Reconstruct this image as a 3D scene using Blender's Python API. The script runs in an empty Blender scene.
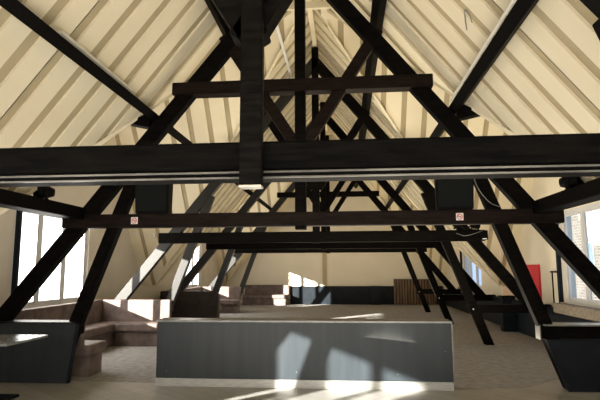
import bpy, bmesh, math, random
from mathutils import Vector, Matrix
random.seed(7)
scene = bpy.context.scene
COL = scene.collection

# ------------------------------------------------------------------ dimensions
TY = [3.36, 7.35, 11.34, 15.33, 19.32]        # truss planes
RZ, SM, SC = 6.95, 1.255, 1.31                # ridge height, slopes of main roof and of the cross gables
YK = [0.4, 9.6, 18.5]                         # ridges of the cross gables
WX = 5.0                                      # side walls
Y0, Y1 = -3.6, 23.35                          # end walls
HW = 1.3                                      # half width of a gable window
SILL, HEAD = 0.9, 2.72

# ------------------------------------------------------------------ materials
def newmat(name):
    m = bpy.data.materials.new(name); m.use_nodes = True
    nt = m.node_tree; b = nt.nodes['Principled BSDF']
    return m, nt, b

def mat(name, c1, c2=None, rough=.5, scale=6, stretch=(1, 1, 1), bump=0.0, bscale=None, metal=0, spec=None, rot=(0, 0, 0), detail=6, contrast=(.35, .65)):
    m, nt, b = newmat(name)
    b.inputs['Roughness'].default_value = rough
    b.inputs['Metallic'].default_value = metal
    if spec is not None: b.inputs['Specular IOR Level'].default_value = spec
    tc = nt.nodes.new('ShaderNodeTexCoord'); mp = nt.nodes.new('ShaderNodeMapping')
    mp.inputs['Scale'].default_value = stretch; mp.inputs['Rotation'].default_value = rot
    nt.links.new(tc.outputs['Object'], mp.inputs['Vector'])
    n = nt.nodes.new('ShaderNodeTexNoise'); n.inputs['Scale'].default_value = scale; n.inputs['Detail'].default_value = detail
    nt.links.new(mp.outputs[0], n.inputs['Vector'])
    r = nt.nodes.new('ShaderNodeValToRGB')
    r.color_ramp.elements[0].position, r.color_ramp.elements[1].position = contrast
    r.color_ramp.elements[0].color = (*c1, 1); r.color_ramp.elements[1].color = (*(c2 or c1), 1)
    nt.links.new(n.outputs['Fac'], r.inputs['Fac']); nt.links.new(r.outputs[0], b.inputs['Base Color'])
    if bump:
        n2 = nt.nodes.new('ShaderNodeTexNoise'); n2.inputs['Scale'].default_value = bscale or scale * 3; n2.inputs['Detail'].default_value = 4
        nt.links.new(mp.outputs[0], n2.inputs['Vector'])
        bp = nt.nodes.new('ShaderNodeBump'); bp.inputs['Strength'].default_value = bump; bp.inputs['Distance'].default_value = .02
        nt.links.new(n2.outputs['Fac'], bp.inputs['Height']); nt.links.new(bp.outputs[0], b.inputs['Normal'])
    return m

M = {}
M['black_wood'] = mat('black_stained_wood', (.0022, .002, .0019), (.0055, .0045, .004), .55, 5, (1, 6, 6), .1, 9, spec=.03)
M['sunlit_wood'] = mat('sunlit_black_wood', (.0025, .0023, .0022), (.006, .005, .0045), .5, 5, (1, 6, 6), .1, 9, spec=.5)
M['brown_wood'] = mat('dark_brown_wood', (.0055, .0032, .0026), (.014, .0085, .0068), .5, 5, (1, 7, 7), .15, 9, spec=.08)
M['tie_wood'] = mat('black_glossy_wood', (.0015, .0015, .0015), (.004, .0036, .0032), .4, 5, (.8, 7, 7), .1, 10, spec=.03)
M['steel'] = mat('light_edge_metal', (.55, .53, .48), (.75, .72, .66), .35, 8, metal=.6)
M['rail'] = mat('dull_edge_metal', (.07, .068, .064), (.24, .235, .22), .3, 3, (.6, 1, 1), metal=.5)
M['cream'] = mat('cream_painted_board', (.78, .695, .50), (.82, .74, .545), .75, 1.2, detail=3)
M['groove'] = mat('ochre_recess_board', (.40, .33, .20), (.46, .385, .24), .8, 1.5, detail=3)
M['cream_wall'] = mat('cream_wall_paint', (.76, .70, .57), (.80, .74, .61), .8, 1.2, detail=3)
M['pale_wall'] = mat('pale_grey_wall_paint', (.64, .59, .51), (.70, .65, .57), .8, 1.2, detail=3)
M['dado'] = mat('dark_dado_paint', (.005, .008, .012), (.009, .013, .018), .5, 4, spec=.15)
M['panel'] = mat('anthracite_panel', (.015, .021, .027), (.022, .029, .036), .4, 2, (5, 5, .3), .02, 8, spec=.4)
M['cap'] = mat('grey_metal_cap', (.16, .16, .155), (.24, .24, .23), .35, 6, metal=.4)
M['kick'] = mat('brushed_steel_kickplate', (.36, .36, .35), (.46, .46, .44), .4, 8, (1, 1, 8), metal=.75)
M['carpet'] = mat('grey_brown_carpet', (.27, .262, .262), (.37, .358, .355), .95, 9, bump=.4, bscale=120, spec=.15, detail=9)
M['bench'] = mat('mauve_brown_upholstery', (.10, .074, .066), (.19, .145, .13), .6, 5, bump=.2, bscale=30, spec=.35)
M['bench_dark'] = mat('dark_brown_upholstery', (.028, .021, .019), (.05, .038, .034), .6, 5, bump=.15, bscale=30, spec=.3)
M['red'] = mat('red_panel_paint', (.60, .014, .03), (.66, .02, .04), .5, 3)
M['frame'] = mat('white_window_paint', (.60, .61, .62), (.66, .67, .68), .4, 4)
M['sill'] = mat('beige_stone_sill', (.17, .14, .105), (.26, .22, .17), .7, 14, bump=.2, bscale=50)
M['black'] = mat('black_plastic', (.002, .002, .002), (.004, .004, .004), .5, 20, spec=.06)
M['cloth'] = mat('black_speaker_cloth', (.006, .007, .007), (.012, .013, .013), .8, 200, spec=.05)
M['white'] = mat('white_plastic', (.75, .74, .70), (.80, .79, .76), .4, 5)
M['tube'] = mat('cream_batten', (.80, .77, .68), (.85, .82, .73), .4, 5)
M['signred'] = mat('sign_red', (.55, .03, .03), (.6, .04, .04), .4, 5)
M['signdark'] = mat('sign_black', (.02, .02, .02), (.03, .03, .03), .4, 5)
M['slat'] = mat('brown_slat_wood', (.07, .04, .022), (.26, .16, .085), .55, 3, (9, 1, .4), .1)
M['slatdark'] = mat('slat_backing', (.012, .008, .006), (.02, .014, .01), .6, 3)
M['pale_render'] = mat('outside_white_render', (.7, .7, .68), (.8, .8, .78), .8, 3)
M['table'] = mat('grey_tabletop_laminate', (.20, .21, .21), (.28, .29, .29), .22, 4, spec=.6)

M['bluepane'] = mat('bluish_window_pane', (.16, .24, .33), (.2, .3, .4), .2, 2)
def brick_mat():
    m, nt, b = newmat('weathered_brick')
    tc = nt.nodes.new('ShaderNodeTexCoord'); mp = nt.nodes.new('ShaderNodeMapping')
    mp.inputs['Rotation'].default_value = (math.pi/2, 0, math.pi/2)
    br = nt.nodes.new('ShaderNodeTexBrick'); br.inputs['Scale'].default_value = 1.6
    sx = nt.nodes.new('ShaderNodeSeparateXYZ'); cx = nt.nodes.new('ShaderNodeCombineXYZ')
    nt.links.new(tc.outputs['Object'], sx.inputs[0]); nt.links.new(sx.outputs['Y'], cx.inputs['X']); nt.links.new(sx.outputs['Z'], cx.inputs['Y'])
    br.inputs['Color1'].default_value = (.20, .165, .13, 1); br.inputs['Color2'].default_value = (.30, .26, .21, 1); br.inputs['Mortar'].default_value = (.38, .36, .32, 1)
    br.inputs['Brick Width'].default_value = .6; br.inputs['Row Height'].default_value = .22; br.inputs['Mortar Size'].default_value = .03
    nt.links.new(cx.outputs[0], br.inputs['Vector']); nt.links.new(br.outputs['Color'], b.inputs['Base Color'])
    b.inputs['Roughness'].default_value = .9
    return m
M['brick'] = brick_mat()

def vinyl_mat():
    m, nt, b = newmat('pale_grey_plank_vinyl')
    tc = nt.nodes.new('ShaderNodeTexCoord')
    mp = nt.nodes.new('ShaderNodeMapping'); mp.inputs['Rotation'].default_value = (0, 0, math.radians(38))
    nt.links.new(tc.outputs['Object'], mp.inputs[0])
    br = nt.nodes.new('ShaderNodeTexBrick'); br.inputs['Scale'].default_value = 1
    br.inputs['Brick Width'].default_value = 1.1; br.inputs['Row Height'].default_value = .2; br.inputs['Mortar Size'].default_value = .004
    br.inputs['Color1'].default_value = (.30, .295, .285, 1); br.inputs['Color2'].default_value = (.38, .375, .36, 1); br.inputs['Mortar'].default_value = (.2, .195, .19, 1)
    n = nt.nodes.new('ShaderNodeTexNoise'); n.inputs['Scale'].default_value = 5; n.inputs['Detail'].default_value = 8
    nt.links.new(mp.outputs[0], br.inputs['Vector']); nt.links.new(mp.outputs[0], n.inputs['Vector'])
    mx = nt.nodes.new('ShaderNodeMix'); mx.data_type = 'RGBA'; mx.blend_type = 'MULTIPLY'; mx.inputs[0].default_value = .5
    r = nt.nodes.new('ShaderNodeValToRGB'); r.color_ramp.elements[0].color = (.55, .55, .55, 1); r.color_ramp.elements[1].color = (1.2, 1.2, 1.2, 1)
    nt.links.new(n.outputs['Fac'], r.inputs[0]); nt.links.new(br.outputs['Color'], mx.inputs[6]); nt.links.new(r.outputs[0], mx.inputs[7])
    nt.links.new(mx.outputs[2], b.inputs['Base Color']); b.inputs['Roughness'].default_value = .38
    return m
M['vinyl'] = vinyl_mat()

def glass_mat():
    m = bpy.data.materials.new('window_glass'); m.use_nodes = True
    nt = m.node_tree; nt.nodes.clear()
    o = nt.nodes.new('ShaderNodeOutputMaterial'); mx = nt.nodes.new('ShaderNodeMixShader')
    t = nt.nodes.new('ShaderNodeBsdfTransparent'); t.inputs[0].default_value = (.94, .97, .98, 1)
    g = nt.nodes.new('ShaderNodeBsdfGlossy'); g.inputs['Roughness'].default_value = .03
    lw = nt.nodes.new('ShaderNodeLayerWeight'); lw.inputs['Blend'].default_value = .5
    pw = nt.nodes.new('ShaderNodeMath'); pw.operation = 'POWER'; pw.inputs[1].default_value = 5
    nt.links.new(lw.outputs['Facing'], pw.inputs[0])
    f = nt.nodes.new('ShaderNodeMath'); f.operation = 'MULTIPLY_ADD'; f.inputs[1].default_value = .5; f.inputs[2].default_value = .04
    nt.links.new(pw.outputs[0], f.inputs[0])
    nt.links.new(f.outputs[0], mx.inputs[0]); nt.links.new(t.outputs[0], mx.inputs[1]); nt.links.new(g.outputs[0], mx.inputs[2])
    nt.links.new(mx.outputs[0], o.inputs[0])
    return m
M['glass'] = glass_mat()

# ------------------------------------------------------------------ helpers
def link(o, parent=None):
    COL.objects.link(o)
    if parent is not None: o.parent = parent
    return o

def mesh_obj(name, bm, material, parent=None, bevel=0, smooth=False, mats=None):
    if bevel:
        bmesh.ops.bevel(bm, geom=list(bm.edges), offset=bevel, segments=2, affect='EDGES', clamp_overlap=True)
    bmesh.ops.recalc_face_normals(bm, faces=bm.faces)
    me = bpy.data.meshes.new(name); bm.to_mesh(me); bm.free()
    for mm in (mats or [material]): me.materials.append(mm)
    if smooth:
        for p in me.polygons: p.use_smooth = True
    return link(bpy.data.objects.new(name, me), parent)

def empty(name, loc=(0, 0, 0)):
    o = bpy.data.objects.new(name, None); o.location = loc; o.empty_display_size = .2
    return link(o)

def tag(o, label, cat, group=None):
    o['label'] = label; o['category'] = cat
    if group: o['group'] = group
    return o

def struct(o):
    o['kind'] = 'structure'; return o

def add_hull(bm, pts):      # 8 points: bottom 4 (ccw), top 4
    v = [bm.verts.new(p) for p in pts]
    for f in ((0, 3, 2, 1), (4, 5, 6, 7), (0, 1, 5, 4), (1, 2, 6, 5), (2, 3, 7, 6), (3, 0, 4, 7)):
        bm.faces.new([v[i] for i in f])

def add_box(bm, x0, x1, y0, y1, z0, z1):
    if x0 > x1: x0, x1 = x1, x0
    add_hull(bm, [(x0, y0, z0), (x1, y0, z0), (x1, y1, z0), (x0, y1, z0), (x0, y0, z1), (x1, y0, z1), (x1, y1, z1), (x0, y1, z1)])

def box(name, x0, x1, y0, y1, z0, z1, m, parent=None, bevel=.006):
    bm = bmesh.new(); add_box(bm, x0, x1, y0, y1, z0, z1)
    return mesh_obj(name, bm, M[m], parent, bevel)

def add_prism(bm, poly, y0, y1):   # poly in (x,z), extruded over y
    a = [bm.verts.new((x, y0, z)) for x, z in poly]; b = [bm.verts.new((x, y1, z)) for x, z in poly]
    bm.faces.new(a); bm.faces.new(b[::-1]); n = len(poly)
    for i in range(n): bm.faces.new((a[i], a[(i+1) % n], b[(i+1) % n], b[i]))

def prism(name, poly, y0, y1, m, parent=None, bevel=.008):
    bm = bmesh.new(); add_prism(bm, poly, y0, y1)
    return mesh_obj(name, bm, M[m], parent, bevel)

def add_prism_x(bm, poly, x0, x1):   # poly in (y,z), extruded over x
    a = [bm.verts.new((x0, y, z)) for y, z in poly]; b = [bm.verts.new((x1, y, z)) for y, z in poly]
    bm.faces.new(a); bm.faces.new(b[::-1]); n = len(poly)
    for i in range(n): bm.faces.new((a[i], a[(i+1) % n], b[(i+1) % n], b[i]))

def member(name, p0, p1, width, y0, y1, m, parent, cut=None, bevel=.008):
    """sawn timber lying in a truss plane: p0, p1 in (x,z); cut0/cut1 None = square end, 'h' = horizontal cut"""
    (xa, za), (xb, zb) = p0, p1
    d = Vector((xb - xa, zb - za)).normalized(); n = Vector((-d.y, d.x)) * width / 2
    if cut == 'h':           # horizontal cuts at both ends
        hw = abs(width / 2 / d.y)
        poly = [(xa - hw, za), (xa + hw, za), (xb + hw, zb), (xb - hw, zb)]
    elif cut == 'hv':        # horizontal at p0, square at p1
        hw = abs(width / 2 / d.y)
        poly = [(xa - hw, za), (xa + hw, za)]
        q = [(xb + n.x, zb + n.y), (xb - n.x, zb - n.y)]
        q.sort(key=lambda t: -t[0]); poly += q
    else:
        poly = [(xa - n.x, za - n.y), (xb - n.x, zb - n.y), (xb + n.x, zb + n.y), (xa + n.x, za + n.y)]
    return prism(name, poly, y0, y1, m, parent, bevel)

def cyl_y(bm, x, z, r, y0, y1, n=14):
    a = [(x + r * math.cos(t * 2 * math.pi / n), z + r * math.sin(t * 2 * math.pi / n)) for t in range(n)]
    add_prism(bm, a, y0, y1)

def tube(name, pts, r, m, parent=None, n=8):
    """tube mesh along points"""
    bm = bmesh.new(); rings = []
    P = [Vector(p) for p in pts]
    for i, p in enumerate(P):
        d = (P[min(i + 1, len(P) - 1)] - P[max(i - 1, 0)]).normalized()
        u = d.cross(Vector((0, 0, 1)));
        if u.length < .05: u = d.cross(Vector((1, 0, 0)))
        u.normalize(); w = d.cross(u)
        rings.append([bm.verts.new(p + r * (math.cos(k * 2 * math.pi / n) * u + math.sin(k * 2 * math.pi / n) * w)) for k in range(n)])
    for a, b in zip(rings, rings[1:]):
        for k in range(n): bm.faces.new((a[k], a[(k+1) % n], b[(k+1) % n], b[k]))
    bm.faces.new(rings[0][::-1]); bm.faces.new(rings[-1])
    return mesh_obj(name, bm, M[m], parent, smooth=True)

def spline(ctrl, n=8):
    P = [Vector(p) for p in ctrl]; P = [2*P[0]-P[1]] + P + [2*P[-1]-P[-2]]; out = []
    for i in range(1, len(P) - 2):
        for k in range(n):
            t = k / n
            out.append(.5 * ((2*P[i]) + (-P[i-1]+P[i+1])*t + (2*P[i-1]-5*P[i]+4*P[i+1]-P[i+2])*t*t + (-P[i-1]+3*P[i]-3*P[i+1]+P[i+2])*t**3))
    out.append(P[-2]); return out

# ------------------------------------------------------------------ room shell
def zmain(x): return RZ - SM * abs(x)
def zcross(y): return RZ - SC * min(abs(y - k) for k in YK)
def xval(y): return min(SC / SM * min(abs(y - k) for k in YK), WX)     # |x| of valley for a given y

# floor
bm = bmesh.new()
def poly3(bm, pts): bm.faces.new([bm.verts.new(p) for p in pts])
vin = [(-5.1, -3.7), (5.1, -3.7), (5.1, 7.35), (3.6, 7.9), (3.0, 7.35), (2.03, 7.2), (2.03, 7.16), (-5.1, 7.42)]
add = [(x, y) for x, y in vin]
a = [bm.verts.new((x, y, 0)) for x, y in add]; b_ = [bm.verts.new((x, y, -.2)) for x, y in add]
bm.faces.new(a); bm.faces.new(b_[::-1])
for i in range(len(a)): bm.faces.new((a[i], a[(i+1) % len(a)], b_[(i+1) % len(a)], b_[i]))
struct(mesh_obj('floor', bm, M['vinyl']))
car = [(-5.1, 7.42), (2.03, 7.16), (2.03, 7.2), (3.0, 7.35), (3.6, 7.9), (5.1, 7.35), (5.1, 23.5), (-5.1, 23.5)]
bm = bmesh.new()
a = [bm.verts.new((x, y, 0)) for x, y in car]; b_ = [bm.verts.new((x, y, -.2)) for x, y in car]
bm.faces.new(a); bm.faces.new(b_[::-1])
for i in range(len(a)): bm.faces.new((a[i], a[(i+1) % len(a)], b_[(i+1) % len(a)], b_[i]))
struct(mesh_obj('floor', bm, M['carpet']))

# boarded ceiling: cream boards with ochre recesses running up the slopes
PITCH, GW, GD = .452, .165, .03
def ceiling():
    bm = bmesh.new()
    def quad(pts, mi):
        try: f = bm.faces.new([bm.verts.new(p) for p in pts])
        except ValueError: return
        f.material_index = mi
    for s in (-1, 1):
        nx, nz = s * SM / math.hypot(1, SM), 1 / math.hypot(1, SM)       # outward normal of main plane
        cuts = {Y0, Y1}
        y = Y0
        kinks = [k for k in YK] + [(YK[i] + YK[i+1]) / 2 for i in range(2)]
        for k in kinks: cuts.add(k)
        i = 0
        while y < Y1:
            cuts.add(y); cuts.add(min(y + GW, Y1)); y += PITCH
        c = sorted(cuts)
        for ya, yb in zip(c, c[1:]):
            if yb - ya < 1e-5: continue
            ym = (ya + yb) / 2
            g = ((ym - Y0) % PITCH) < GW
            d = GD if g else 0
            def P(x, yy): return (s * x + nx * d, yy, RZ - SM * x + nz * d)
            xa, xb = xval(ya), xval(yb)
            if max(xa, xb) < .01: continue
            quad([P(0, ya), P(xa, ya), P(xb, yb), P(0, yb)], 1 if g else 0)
            # recess cheeks
            if g:
                for yy, xx in ((ya, xa), (yb, xb)):
                    quad([(0, yy, RZ), (s*xx, yy, RZ - SM*xx), (s*xx + nx*GD, yy, RZ - SM*xx + nz*GD), (nx*GD, yy, RZ + nz*GD)], 0)
        # cross gables
        cy, cz = SC / math.hypot(1, SC), 1 / math.hypot(1, SC)
        cuts = {0, WX}; x = .1
        while x < WX:
            cuts.add(x); cuts.add(min(x + GW * .7, WX)); x += PITCH
        c = sorted(cuts)
        for k in YK:
            for t in (-1, 1):
                lim = 9
                if t < 0: lim = k - (Y0 if k == YK[0] else (k + YK[YK.index(k)-1]) / 2)
                else: lim = (Y1 if k == YK[-1] else (k + YK[YK.index(k)+1]) / 2) - k
                for xa, xb in zip(c, c[1:]):
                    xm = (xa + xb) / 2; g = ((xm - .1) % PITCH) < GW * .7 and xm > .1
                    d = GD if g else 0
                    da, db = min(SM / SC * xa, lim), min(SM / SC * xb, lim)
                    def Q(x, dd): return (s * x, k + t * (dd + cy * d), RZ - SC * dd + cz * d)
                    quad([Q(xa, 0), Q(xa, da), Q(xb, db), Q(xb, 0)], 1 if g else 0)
                    if g:
                        for xx, dd in ((xa, da), (xb, db)):
                            quad([(s*xx, k, RZ), (s*xx, k + t*dd, RZ - SC*dd), (s*xx, k + t*(dd + cy*GD), RZ - SC*dd + cz*GD), (s*xx, k + t*cy*GD, RZ + cz*GD)], 0)
    me = bpy.data.meshes.new('ceiling'); bm.to_mesh(me); bm.free()
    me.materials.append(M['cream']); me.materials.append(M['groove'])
    return link(bpy.data.objects.new('ceiling', me))
struct(ceiling())

def roof_shell():  # unseen backing added so no light leaks through gaps in the boards
    bm = bmesh.new(); e = .2
    ys = sorted({Y0, Y1, *YK, *((YK[i] + YK[i+1]) / 2 for i in range(2))})
    for s in (-1, 1):
        for ya, yb in zip(ys, ys[1:]):
            xa, xb = xval(ya), xval(yb)
            poly3(bm, [(0, ya, RZ+e), (s*xa, ya, zmain(xa)+e), (s*xb, yb, zmain(xb)+e), (0, yb, RZ+e)] if xa > .01 and xb > .01 else
                  ([(0, ya, RZ+e), (s*xb, yb, zmain(xb)+e), (0, yb, RZ+e)] if xa <= .01 else [(0, ya, RZ+e), (s*xa, ya, zmain(xa)+e), (0, yb, RZ+e)]))
            k = ya if ya in YK else yb; o = yb if k == ya else ya
            xo = xval(o)
            zo = zcross(o)
            # cross plane: ridge at y=k, valley goes to (xo,o); beyond xo the eave runs out to the wall
            pts = [(0, k, RZ+e), (s*xo, o, zo+e), (s*(WX+.25), o, zo+e), (s*(WX+.25), k, RZ+e)]
            poly3(bm, pts)
    bmesh.ops.remove_doubles(bm, verts=bm.verts, dist=.001)
    return mesh_obj('ceiling', bm, M['cream'])
struct(roof_shell())

# side walls with the gable windows
def side_wall(s, name):
    bm = bmesh.new()
    xs = sorted((s * WX, s * (WX + .25)))
    def seg(poly): add_prism_x(bm, poly, xs[0], xs[1])
    for i, k in enumerate(YK):
        lo = Y0 if i == 0 else (k + YK[i-1]) / 2
        hi = Y1 if i == 2 else (k + YK[i+1]) / 2
        e = .12
        seg([(lo, -.2), (k-HW, -.2), (k-HW, zcross(k-HW)+e), (lo, zcross(lo)+e)])
        seg([(k-HW, -.2), (k+HW, -.2), (k+HW, SILL), (k-HW, SILL)])
        seg([(k-HW, HEAD), (k+HW, HEAD), (k+HW, zcross(k+HW)+e), (k, RZ+e), (k-HW, zcross(k-HW)+e)])
        seg([(k+HW, -.2), (hi, -.2), (hi, zcross(hi)+e), (k+HW, zcross(k+HW)+e)])
    return struct(mesh_obj(name, bm, M['pale_wall' if s < 0 else 'cream_wall']))
side_wall(-1, 'wall_left'); side_wall(1, 'wall_right')
def end_wall(name, y0, y1):
    yy = y0 if name == 'wall_back' else y1
    zc = zcross(yy) + .12; xv = xval(yy)
    bm = bmesh.new(); add_prism(bm, [(-WX-.2, -.2), (WX+.2, -.2), (WX+.2, zc), (xv, zc), (0, RZ+.15), (-xv, zc), (-WX-.2, zc)], y0, y1)
    return struct(mesh_obj(name, bm, M['cream_wall']))
end_wall('wall_back', Y1, Y1 + .2); end_wall('wall_front', Y0 - .2, Y0)

# dark dado boards along the foot of the walls
struct(box('baseboard_right', 4.9, 4.995, 7.5, 23.1, 0, .66, 'dado'))
struct(box('baseboard_left', -4.995, -4.9, 7.5, 23.1, 0, .66, 'dado'))
struct(box('baseboard_back', -1.85, 4.88, 23.27, 23.345, 0, .80, 'dado'))

# windows (frame, mullions, panes) - setting
wn = 0
for s in (-1, 1):
    for k in YK:
        wn += 1
        bm = bmesh.new(); xa, xb = s * (WX + .06), s * (WX + .13)
        y0, y1 = k - HW + .002, k + HW - .002
        t = .07
        add_box(bm, xa, xb, y0, y1, SILL, SILL + t); add_box(bm, xa, xb, y0, y1, HEAD - t, HEAD)
        add_box(bm, xa, xb, y0, y0 + t, SILL + t, HEAD - t); add_box(bm, xa, xb, y1 - t, y1, SILL + t, HEAD - t)
        cells = [(y0 + t, k - .43), (k - .43, k + .43), (k + .43, y1 - t)]
        for m_ in (k - .43, k + .43): add_box(bm, xa, xb, m_ - .045, m_ + .045, SILL + t, HEAD - t)
        w = struct(mesh_obj('window_%d' % wn, bm, M['frame'], None, .006))
        for (a0, a1) in cells:      # sash + pane
            a0 += .045; a1 -= .045
            bm = bmesh.new(); q = .04; xc, xd = s * (WX + .075), s * (WX + .115)
            add_box(bm, xc, xd, a0, a1, SILL + t, SILL + t + q); add_box(bm, xc, xd, a0, a1, HEAD - t - q, HEAD - t)
            add_box(bm, xc, xd, a0, a0 + q, SILL + t + q, HEAD - t - q); add_box(bm, xc, xd, a1 - q, a1, SILL + t + q, HEAD - t - q)
            mesh_obj('window_sash', bm, M['frame'], w, .004)
            bm = bmesh.new(); poly3(bm, [(s*(WX+.095), a0+q, SILL+t+q), (s*(WX+.095), a1-q, SILL+t+q), (s*(WX+.095), a1-q, HEAD-t-q), (s*(WX+.095), a0+q, HEAD-t-q)])
            mesh_obj('window_pane', bm, M['glass'], w)
        # sill
        struct(box('trim_%d' % wn, s * (WX - .22), s * (WX + .06), k - HW - .08, k + HW + .02, .70, SILL - .01, 'sill', None, .012))
        # black uprights either side of the window
        for e, yy in enumerate((k - HW + (.05 if s < 0 else -.06), k + HW + .05)):
            if (s < 0) == (e == 1): continue
            struct(box('trim_%d' % (10 + wn * 2 + e), s * (WX - .075), s * (WX - .002), yy - .04, yy + .04, SILL, HEAD + .25, 'dado'))

# cream ridge boards and the little collar at the crossing
struct(box('trim_30', -.05, .05, 8.6, 23.3, RZ - .26, RZ - .06, 'cream'))
for k, yk in enumerate((8.75, 17.6)):
    struct(box('trim_%d' % (31 + k), -.42, .42, yk, yk + .07, 6.28, 6.40, 'cream'))

def valley_trim(k, s, t, n):
    # cream board following the valley between a main slope and a cross gable
    bm = bmesh.new(); xa, xb = .35, 4.3
    def V(x, off, dz): return (s*x, k + t*(SM/SC*x) - t*off, RZ - SM*x + dz)
    lo = [V(xa, .0, -.05), V(xa, .09, .0), V(xa, .09, .02), V(xa, .0, .02)]; hi = [V(xb, .0, -.05), V(xb, .09, .0), V(xb, .09, .02), V(xb, .0, .02)]
    add_hull(bm, [lo[0], lo[1], lo[2], lo[3], hi[0], hi[1], hi[2], hi[3]])
    struct(mesh_obj('trim_%d' % n, bm, M['cream']))
nn = 40
for k in YK[1:]:
    for s in (-1, 1):
        for t in (-1, 1):
            if k + t*3.2 < Y1: valley_trim(k, s, t, nn); nn += 1

# ------------------------------------------------------------------ trusses
def truss(i, Y, label):
    t = tag(empty('roof_truss', (0, Y, 0)), label, 'roof truss', 'black timber roof trusses')
    main = 'black_wood'
    tie = 'tie_wood' if i == 0 else ('brown_wood' if i == 1 else 'black_wood')
    col = 'brown_wood' if i == 1 else main
    tz0, tz1 = (2.235, 2.43) if i == 0 else ((2.20, 2.40) if i == 1 else ((2.165, 2.40) if i == 2 else (2.17, 2.47)))
    tb = box('tie_beam', -3.56, 3.62, -.10, .10, tz0, tz1, tie, t, .012)
    if i == 0:
        box('edge_glint_rail', -3.5, 3.56, -.115, -.101, 2.216, 2.228, 'rail', tb, .002)  # strip in place of the light caught on the tie's lower chamfer
        box('edge_glint_rail', -3.5, 3.56, -.115, -.09, 2.182, 2.192, 'rail', tb, .002)
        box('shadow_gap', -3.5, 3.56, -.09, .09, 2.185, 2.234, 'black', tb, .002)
    # king post, in front of the tie on the first truss
    pw = .072 if i == 0 else .078
    if i == 0:
        box('king_post', .038-pw, .038+pw, -.20, -.118, 2.125, 6.55, main, t)
        box('post_shoe', .038-pw, .038+pw, -.21, -.115, 2.108, 2.123, 'steel', t, .002)
        ys = (-.20, -.118)
    else:
        box('king_post', -pw, pw, -.085, .085, 2.15, 6.66, main, t)
    # rafters, struts
    for s in (-1, 1):
        main = 'sunlit_wood' if (i > 1 and s < 0) else 'black_wood'  # glossier copy of the same wood, so sunlit left members turn pale
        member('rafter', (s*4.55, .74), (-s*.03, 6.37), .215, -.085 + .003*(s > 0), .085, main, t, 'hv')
        if i == 0:
            member('strut', (-s*.05, 3.135), (s*1.17, 5.12), .20, -.115, .075 - .004*(s > 0), main, t)
        else:
            member('strut', (s*.05, 3.36), (s*1.17, 5.12), .165, -.075, .075, col, t)
        if i == 1: prism('cleat', [(s*2.26, 3.70), (s*2.62, 3.78), (s*2.30, 3.93)], -.10, .10, 'black_wood', t, .006)
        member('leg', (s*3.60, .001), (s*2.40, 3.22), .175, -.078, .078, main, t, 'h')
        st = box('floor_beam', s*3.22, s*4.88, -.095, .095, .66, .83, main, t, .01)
        if i > 1:
            bm = bmesh.new(); cyl_y(bm, s*3.29, .735, .016, -.108, -.094)
            mesh_obj('bolt', bm, M['steel'], st)
        if i == 1 and s > 0:
            bx = sorted((s*3.203, s*3.216)); box('end_bracket', bx[0], bx[1], -.09, .09, .64, .84, 'rail', st, .004)
    cz = 4.19 if i < 3 else 4.28
    box('collar_beam', -1.93, 1.93, -.12 if i else -.1, .10, cz, cz + .19, col, t, .01)
    return t
names = ['front black roof truss whose big tie beam spans the whole picture',
         'second roof truss with brown tie beam and no smoking signs',
         'third roof truss, its tie beam just below the brown one',
         'fourth roof truss, behind the third, with legs beside the right wall',
         'rearmost roof truss, nearest the back wall with the slatted panel']
T = [truss(i, Y, names[i]) for i, Y in enumerate(TY)]

# purlins running the length of the hall
for s, sd in ((-1, 'left'), (1, 'right')):
    for nm, x, z, lab in (('lower', 2.24, 3.89, 'long black lower purlin under the %s roof slope'), ('upper', 1.16, 5.30, 'long black upper purlin under the %s roof slope, near the ridge')):
        bm = bmesh.new(); w = .065 if nm == 'lower' else .075
        ca = math.atan(SM); dx, dz = math.cos(ca), math.sin(ca)
        cx, cz = s * x, z
        pts = []
        for (u, v) in ((-w, -w), (w, -w), (w, w), (-w, w)):
            # u along slope, v along normal
            pts.append((cx + s * (u * dx + v * dz), cz - u * dz + v * dx))
        add_prism(bm, pts, Y0 + .01, Y1 - .01)
        tag(mesh_obj('purlin', bm, M['black_wood'], None, .008), lab % sd, 'roof beam', 'purlins')
# wall plates on the tie-beam ends
for s, sd in ((-1, 'left'), (1, 'right')):
    tag(box('wall_plate', s*3.20, s*3.45, Y0 + .01, 7.245, 2.33, 2.50, 'black_wood', None, .01),
        'black horizontal wall plate above the near %s window' % sd, 'roof beam', 'wall plates')
    # pale battens on the purlins
tag(box('batten', -2.30, -2.22, 4.75, 6.5, 3.99, 4.03, 'tube', None, .004), 'pale grey batten lying along the left lower purlin', 'batten')
tag(box('batten', 2.135, 2.165, 3.2, 7.2, 3.93, 3.96, 'tube', None, .004), 'thin pale strip along the right lower purlin', 'batten')
tag(box('light_tube', -.61, -.55, 8.9, 11.9, 6.08, 6.12, 'white', None, .01), 'thin white light tube high under the ridge by the king post', 'light tube')

# hook of wire under the right slope
tag(tube('wire_hook', spline([(2.06, 5.72, 4.30), (2.02, 5.62, 4.40), (1.99, 5.50, 4.43), (2.02, 5.46, 4.38), (2.05, 5.44, 4.25)], 6), .006, 'cap'),
    'small wire hook hanging from the right roof slope', 'hook')

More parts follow.
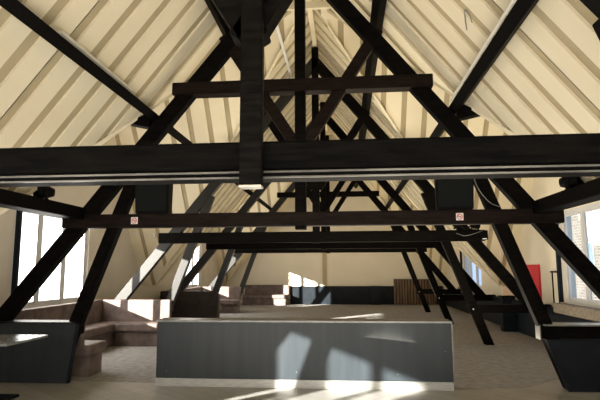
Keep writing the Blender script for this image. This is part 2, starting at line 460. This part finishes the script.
# ------------------------------------------------------------------ loudspeakers on the brown tie beam
def speaker(x0, x1, label):
    t = tag(empty('loudspeaker', ((x0+x1)/2, TY[1], 2.402)), label, 'loudspeaker', 'loudspeakers on the tie beam')
    w = (x1 - x0) / 2
    bm = bmesh.new(); add_hull(bm, [(-w*.94, -.08, .001), (w*.94, -.08, .001), (w*.8, .2, .001), (-w*.8, .2, .001), (-w, -.14, .62), (w, -.14, .62), (w*.85, .2, .62), (-w*.85, .2, .62)])
    mesh_obj('cabinet', bm, M['black'], t, .012)
    bm = bmesh.new(); add_hull(bm, [(-w*.86, -.098, .04), (w*.86, -.098, .04), (w*.86, -.08, .04), (-w*.86, -.08, .04), (-w*.9, -.152, .58), (w*.9, -.152, .58), (w*.9, -.135, .58), (-w*.9, -.135, .58)])
    mesh_obj('grille', bm, M['cloth'], t, .006)
speaker(-2.46, -1.93, 'black loudspeaker on the left half of the brown tie beam')
speaker(1.90, 2.44, 'black loudspeaker on the right half of the brown tie beam')

# no-smoking signs
def sign(x, z, label):
    t = tag(empty('no_smoking_sign', (x, TY[1] - .1015, z)), label, 'sign', 'no smoking signs')
    box('sign_plate', -.05, .05, -.004, 0, -.05, .05, 'white', t, .001)
    bm = bmesh.new(); n = 28; ri, ro = .031, .041; y = -.006
    A = [[bm.verts.new((r*math.cos(k*2*math.pi/n), y, r*math.sin(k*2*math.pi/n))) for k in range(n)] for r in (ri, ro)]
    for k in range(n): bm.faces.new((A[0][k], A[0][(k+1) % n], A[1][(k+1) % n], A[1][k]))
    c = math.sqrt(.5)
    poly3(bm, [(-.03*c-.003, y, .03*c-.003), (-.03*c+.003, y, .03*c+.003), (.03*c+.003, y, -.03*c+.003), (.03*c-.003, y, -.03*c-.003)])
    mesh_obj('prohibition_ring', bm, M['signred'], t)
    bm = bmesh.new(); add_box(bm, -.024, .012, -.0055, -.0045, -.005, .003); add_box(bm, .015, .024, -.0055, -.0045, -.005, .003)
    add_box(bm, .016, .020, -.0055, -.0045, .005, .017)
    mesh_obj('cigarette_symbol', bm, M['signdark'], t)
# plank centre of tie is z 2.30
sign(-2.44, 2.30, 'small white and red no smoking sign under the left loudspeaker')
sign(2.22, 2.30, 'small white and red no smoking sign under the right loudspeaker')

# spotlights
def spotlight(loc, rz, label, size=.11, grp='black spotlights'):
    t = tag(empty('spotlight', loc), label, 'spotlight', grp); t.rotation_euler = (0, 0, rz)
    bm = bmesh.new(); prof = [(.0, -1.1), (.55, -1.1), (.75, -.6), (1, .6), (1.0, 1.0), (.86, 1.0), (.6, .6), (0, .6)]
    n = 18; rings = []
    for r, y in prof: rings.append([bm.verts.new((r*size*.9*math.cos(k*2*math.pi/n), y*size, size*1.05 + r*size*.9*math.sin(k*2*math.pi/n))) for k in range(n)])
    for a, b in zip(rings, rings[1:]):
        for k in range(n): bm.faces.new((a[k], a[(k+1) % n], b[(k+1) % n], b[k]))
    bmesh.ops.remove_doubles(bm, verts=bm.verts, dist=1e-4)
    mesh_obj('housing', bm, M['black'], t, smooth=True)
    bm = bmesh.new()
    add_box(bm, -size*1.05, -size*.93, -.02, .02, 0, size*1.1); add_box(bm, size*.93, size*1.05, -.02, .02, 0, size*1.1); add_box(bm, -size*1.05, size*1.05, -.03, .03, .0, .012)
    mesh_obj('yoke', bm, M['black'], t, .002)
spotlight((-3.33, 6.4, 2.501), 2.4, 'black spotlight standing on the left wall plate')
spotlight((3.33, 6.3, 2.501), -2.4, 'black spotlight standing on the right wall plate')
spotlight((3.42, TY[2] - .02, 2.402), -2.7, 'black spotlight on the right end of the third tie beam', .09)
pj_ = tag(empty('projector', (3.56, TY[2] - .17, 2.18)), 'small black boxy lamp at the right end of the third tie beam', 'lamp')
box('lamp_body', -.075, .075, -.06, .065, 0, .20, 'black', pj_, .01)
box('lens', -.045, .045, -.068, -.058, .01, .03, 'white', pj_, .002)
# cables
tag(tube('cable', spline([(2.42, TY[1]-.14, 2.86), (2.46, TY[1]-.15, 2.72), (2.53, TY[1]-.14, 2.60), (2.64, TY[1]-.13, 2.48), (2.76, TY[1]-.115, 2.43)]), .006, 'cap'),
    'pale cable looping down the right leg of the second truss', 'cable')
tag(tube('cable', spline([(2.95, TY[2]-.12, 2.42), (3.05, TY[2]-.15, 2.50), (3.2, TY[2]-.14, 2.41), (3.3, TY[2]-.16, 2.48), (3.36, TY[2]-.15, 2.43)]), .016, 'black'),
    'tangled black cable on the right end of the third tie beam', 'cable')
tag(tube('cable', spline([(3.0, TY[2]-.125, 2.33), (3.15, TY[2]-.20, 2.27), (3.32, TY[2]-.25, 2.30), (3.52, TY[2]-.28, 2.37)]), .005, 'cap'),
    'thin pale cable crossing the third tie beam beside the lamp', 'cable')
# small white lamps on the far slope of the crossing
for (x, y, z, lab) in ((4.42, 13.10, 2.33, 'small white bulb on the right slope above the red panel'),
                       (-4.75, 12.95, 2.50, 'small white bulb on the left slope, nearer the window'),
                       (-4.32, 13.0, 2.45, 'small white bulb on the left slope, beside the third truss')):
    zc = zcross(y)
    t = tag(empty('bulb', (x, y, zc)), lab, 'bulb', 'small white bulbs')
    bm = bmesh.new(); bmesh.ops.create_uvsphere(bm, u_segments=14, v_segments=8, radius=.04)
    bmesh.ops.translate(bm, verts=bm.verts, vec=(0, -.05, -.07)); mesh_obj('globe', bm, M['white'], t, smooth=True)
    box('holder', -.022, .022, -.055, -.01, -.05, .02, 'white', t, .004)
tag(tube('cord', [(4.42, 13.03, 2.36), (4.42, 13.04, 2.0), (4.42, 13.05, 1.75)], .008, 'tube'), 'thin pale cord hanging below the right white bulb', 'cord')

# ------------------------------------------------------------------ half wall in the middle
hw = tag(empty('half_wall', (0, 7.13, 0)), 'long low anthracite counter wall with steel kickplate in the middle of the hall', 'counter')
box('front_panel', -2.0, 2.02, .0, .30, .11, .865, 'panel', hw, .006)
box('top_cap', -2.015, 2.035, -.015, .34, .866, .89, 'cap', hw, .005)
box('kickplate', -2.0, 2.02, -.012, .30, 0.001, .109, 'kick', hw, .003)
for x, z in ((-.05, .21), (1.30, .20), (1.93, .50), (-1.85, .2)):
    bm = bmesh.new(); cyl_y(bm, x, z, .007, -.003, .001); mesh_obj('screw', bm, M['cap'], hw)
box('corner_strip', 2.021, 2.034, -.008, .30, .11, .865, 'cap', hw, .002)

# ------------------------------------------------------------------ partitions beneath the second truss
for s, sd in ((-1, 'left'), (1, 'right')):
    A, B = (3.31, 3.215) if s < 0 else (3.51, 3.265)
    bm = bmesh.new(); add_prism(bm, [(s*A, .001), (s*4.89, .001), (s*4.89, .83 if s < 0 else .655), (s*B, .83 if s < 0 else .655)], TY[1] - .17, TY[1] - .10)
    p = mesh_obj('booth_partition', bm, M['panel' if s < 0 else 'dado'], None, .006)
    tag(p, ('black panel under the left foot of the second truss, ending the booth' if s < 0 else 'black slanting panel under the right foot of the second truss'), 'partition')
    H = .83 if s < 0 else .655
    bm = bmesh.new(); add_prism(bm, [(s*(B-.018), H), (s*(B-.001), H), (s*(A-.001), .001), (s*(A-.018), .001)], TY[1] - .175, TY[1] - .10)
    mesh_obj('edge_trim', bm, M['dado'], p)
    e = tag(box('ledge_board', s*3.24, s*4.88, TY[1] - .19, TY[1] + .14, .832, .848, 'dado' if s < 0 else 'cap', None, .004), ('thin dark ledge board on the left foot of the second truss' if s < 0 else 'thin grey ledge board on the right foot of the second truss'), 'ledge')
# dark partition behind booth at the fourth truss
bm = bmesh.new(); r = .14; poly = [(-4.85, .001), (-3.13, .001), (-3.10, .8)]
poly += [(-3.10 - r + r*math.cos(a), .80 + r*math.sin(a)) for a in [math.radians(q) for q in (20, 45, 70, 90)]]
poly += [(-4.6, .94), (-4.85, .94)]
add_prism(bm, poly, TY[3] - .34, TY[3] - .12)
tag(mesh_obj('booth_partition', bm, M['bench_dark'], None, .02), 'dark brown rounded booth back at the fourth truss, beyond the counter', 'partition')

# ------------------------------------------------------------------ banquettes
def cushion(name, x0, x1, y0, y1, z0, z1, m, parent, r=.035):
    bm = bmesh.new(); add_box(bm, x0, x1, y0, y1, z0, z1)
    bmesh.ops.bevel(bm, geom=list(bm.edges), offset=r, segments=4, affect='EDGES', profile=.6)
    return mesh_obj(name, bm, M[m], parent, smooth=False)

def u_bench(Ya, Yb, xin, label, m='bench', near=True, cross=True):
    """U of upholstered benches round the left window between two trusses"""
    t = tag(empty('banquette', (-4.4, (Ya + Yb) / 2, 0)), label, 'bench', 'upholstered banquettes')
    oy = (Ya + Yb) / 2; ox = -4.4
    def C(nm, x0, x1, y0, y1, z0, z1, r=.035): return cushion(nm, x0-ox, x1-ox, y0-oy, y1-oy, z0, z1, m, t, r)
    ya, yb = Ya, Yb
    if near:
        C('backrest', -4.72, xin - .12, ya, ya + .13, .42, .80); C('seat', -4.2, xin, ya + .02, ya + .62, .30, .47, .05)
        C('base', -4.2, xin - .05, ya + .13, ya + .55, .001, .30, .01)
        ya += .0
    C('backrest', -4.88, -4.72, Ya, Yb, .42, .93); C('seat', -4.72, -4.2, Ya + (.1 if near else 0), Yb - .13, .30, .47, .05)
    C('base', -4.72, -4.27, Ya + .1, Yb - .13, .001, .30, .01)
    C('backrest', -4.72, xin, yb - .14, yb, .42, .93); C('seat', -4.2, xin, yb - .62, yb - .14, .30, .47, .05)
    C('base', -4.2, xin - .03, yb - .55, yb - .14, .001, .30, .01)
    return t
u_bench(7.52, 11.2, -3.18, 'mauve brown U-shaped banquette in front of the near left window')
u_bench(15.50, 19.15, -3.25, 'mauve brown banquette around the far left window beyond the dark booth back')
t = tag(empty('banquette', (-2.9, 23.0, 0)), 'reddish brown bench against the left part of the back wall', 'bench', 'upholstered banquettes')
cushion('backrest', -1.0, 1.0, .08, .26, .40, .86, 'bench', t); cushion('seat', -1.0, 1.0, -.42, .08, .28, .45, 'bench', t, .05); cushion('base', -1.0, 1.0, -.36, .08, .001, .28, 'bench', t, .01)

# table at the left edge
t = tag(empty('table', (-3.95, 6.15, 0)), 'grey table with a shiny top in the lower left corner', 'table')
bm = bmesh.new(); add_prism(bm, [(-.60, .722), (.70, .722), (.70, .75), (-.60, .75)], -.42, .42); mesh_obj('tabletop', bm, M['table'], t, .008)
box('leg', .12, .22, .0, .10, .04, .722, 'dado', t, .006)
box('foot_plate', -.11, .45, -.28, .28, .001, .035, 'dado', t, .01)

# ------------------------------------------------------------------ right side
tag(box('red_panel', 4.955, 4.998, 12.08, 13.45, .80, 1.66, 'red', None, .004), 'red panel on the right wall past the window', 'panel')
t = tag(empty('metal_frame', (4.93, 11.10, .80)), 'thin black tubular frame standing by the right wall beside the window', 'frame')
tube('upright', [(0, -.14, 0), (0, -.14, .70)], .016, 'black', t); tube('upright', [(0, .14, 0), (0, .14, .70)], .016, 'black', t)
tube('top_bar', [(0, -.155, .705), (0, .22, .705)], .018, 'black', t); tube('bottom_bar', [(0, -.14, .03), (0, .14, .03)], .014, 'black', t)
tag(box('wall_shelf', 4.78, 4.898, 10.98, 15.5, .665, .79, 'dado', None, .008), 'dark ledge along the right wall under the red panel', 'ledge')
p = tag(empty('boxed_pier', (4.72, 13.7, 0)), 'black boxed pier at the foot of the right wall', 'pier')
box('casing', -.16, .17, -.12, .12, .001, .86, 'dado', p, .008)
box('top_board', -.2, .175, -.15, .15, .861, .885, 'black', p, .004)
tag(box('wall_box', 4.60, 4.88, 13.62, 13.82, .888, 1.13, 'cream', None, .01), 'cream box standing on the black pier', 'box')

# ------------------------------------------------------------------ back wall
p = tag(empty('slatted_panel', (3.6, 23.2, 0)), 'brown vertical slatted wood panel against the back wall', 'panel')
bm = bmesh.new()
n = 15; x0, x1 = -.86, .98
for k in range(n):
    a = x0 + (x1 - x0) * k / n; add_box(bm, a + .012, a + (x1-x0)/n - .035, -.05, 0, .02, 1.08)
mesh_obj('slats', bm, M['slat'], p, .004)
box('backing', x0, x1, .001, .02, .005, 1.10, 'slatdark', p, .002)
tag(box('dark_cupboard', 1.71, 2.15, 23.02, 23.262, .001, .81, 'dado', None, .008), 'dark box standing out from the back wall dado', 'box')
tag(box('post_shadow_strip', -.40, -.22, 23.29, 23.349, .81, 3.2, 'groove', None, .004), 'narrow brownish strip standing for a post shadow on the back wall', 'strip')  # brown strip put in for the cast shadow of a post

# ------------------------------------------------------------------ outside
b = tag(empty('brick_building', (12, 24, 0)), 'pale brick building seen through the right window', 'building')
bm = bmesh.new(); add_box(bm, 0, 6, -3.2, 10, -6, 4.6); mesh_obj('wall', bm, M['brick'], b)
for (yy, zz) in ((-1.9, 1.3), (1.2, 1.3), (4.5, 1.3)):
    f = box('window_frame', -.03, .02, yy - .5, yy + .5, zz, zz + 1.5, 'frame', b, .004)
    box('pane', -.04, -.031, yy - .42, yy + .42, zz + .08, zz + 1.42, 'bluepane', f, 0)
box('cornice', -.15, 6.1, -3.3, 10.1, 4.6, 4.8, 'pale_render', b, .01)

# ------------------------------------------------------------------ light
w = bpy.data.worlds.new('sky'); scene.world = w; w.use_nodes = True
nt = w.node_tree; bg = nt.nodes['Background']
tc = nt.nodes.new('ShaderNodeTexCoord'); sx = nt.nodes.new('ShaderNodeSeparateXYZ'); nt.links.new(tc.outputs['Generated'], sx.inputs[0])
mr = nt.nodes.new('ShaderNodeMapRange'); mr.inputs['From Min'].default_value = -.7; mr.inputs['From Max'].default_value = .5
nt.links.new(sx.outputs['X'], mr.inputs['Value'])
cr = nt.nodes.new('ShaderNodeValToRGB'); cr.color_ramp.elements[0].color = (1.0, .97, .92, 1); cr.color_ramp.elements[1].color = (.30, .50, .85, 1)
nt.links.new(mr.outputs[0], cr.inputs[0]); nt.links.new(cr.outputs[0], bg.inputs[0])
m2 = nt.nodes.new('ShaderNodeMapRange'); m2.inputs['From Min'].default_value = -.7; m2.inputs['From Max'].default_value = .5
m2.inputs['To Min'].default_value = 3.2; m2.inputs['To Max'].default_value = .62
nt.links.new(sx.outputs['X'], m2.inputs['Value']); nt.links.new(m2.outputs[0], bg.inputs[1])

def lamp(name, kind, loc, direction, energy, color, **kw):
    l = bpy.data.lights.new(name, kind); l.energy = energy; l.color = color
    for k, v in kw.items(): setattr(l, k, v)
    o = bpy.data.objects.new(name, l); o.location = loc
    o.rotation_euler = Vector(direction).to_track_quat('-Z', 'Y').to_euler(); return link(o)
lamp('sun', 'SUN', (-20, -15, 10), (.65, .76, -.245), 34, (1, .92, .80), angle=.012)
for s, e, c in ((-1, 60, (1, .93, .84)), (1, 42, (.96, .95, .92))):
    for k in YK:
        if s < 0: lamp('window_light', 'AREA', (s * (WX - .05), k, 1.85), (-s, 0, .12), e, c, shape='RECTANGLE', size=2.4, size_y=1.6)
# unseen lamps added near the floor in place of daylight bouncing into the roof
lamp('fill', 'AREA', (0.0, .6, .3), (0, .18, 1), 560, (1, .95, .88), shape='RECTANGLE', size=7, size_y=4)
lamp('fill', 'AREA', (1.2, 9.6, .4), (.1, .1, 1), 190, (1, .88, .68), shape='RECTANGLE', size=4, size_y=4)
lamp('fill', 'AREA', (1.0, 18, .4), (0, .1, 1), 150, (1, .82, .56), shape='RECTANGLE', size=4, size_y=4)

# ------------------------------------------------------------------ camera (pitch 7.6 deg up, yaw 5 deg left)
f, pt, yw, rl = 512.79, .1322, .0872, -.0038
F = Vector((-math.sin(yw)*math.cos(pt), math.cos(yw)*math.cos(pt), math.sin(pt)))
R = Vector((math.cos(yw), math.sin(yw), 0)); U = R.cross(F)
R2 = R*math.cos(rl) + U*math.sin(rl); U2 = -R*math.sin(rl) + U*math.cos(rl)
cd = bpy.data.cameras.new('camera'); cam = link(bpy.data.objects.new('camera', cd))
cd.sensor_width = 36; cd.lens = f * 36 / 600; cd.clip_start = .05; cd.clip_end = 300
mw = Matrix((R2, U2, -F)).transposed().to_4x4(); mw.translation = (.631, 0, 1.6)
cam.matrix_world = mw
scene.camera = cam
scene.view_settings.view_transform = 'Standard'
scene.view_settings.look = 'None'
scene.view_settings.exposure = 0.35
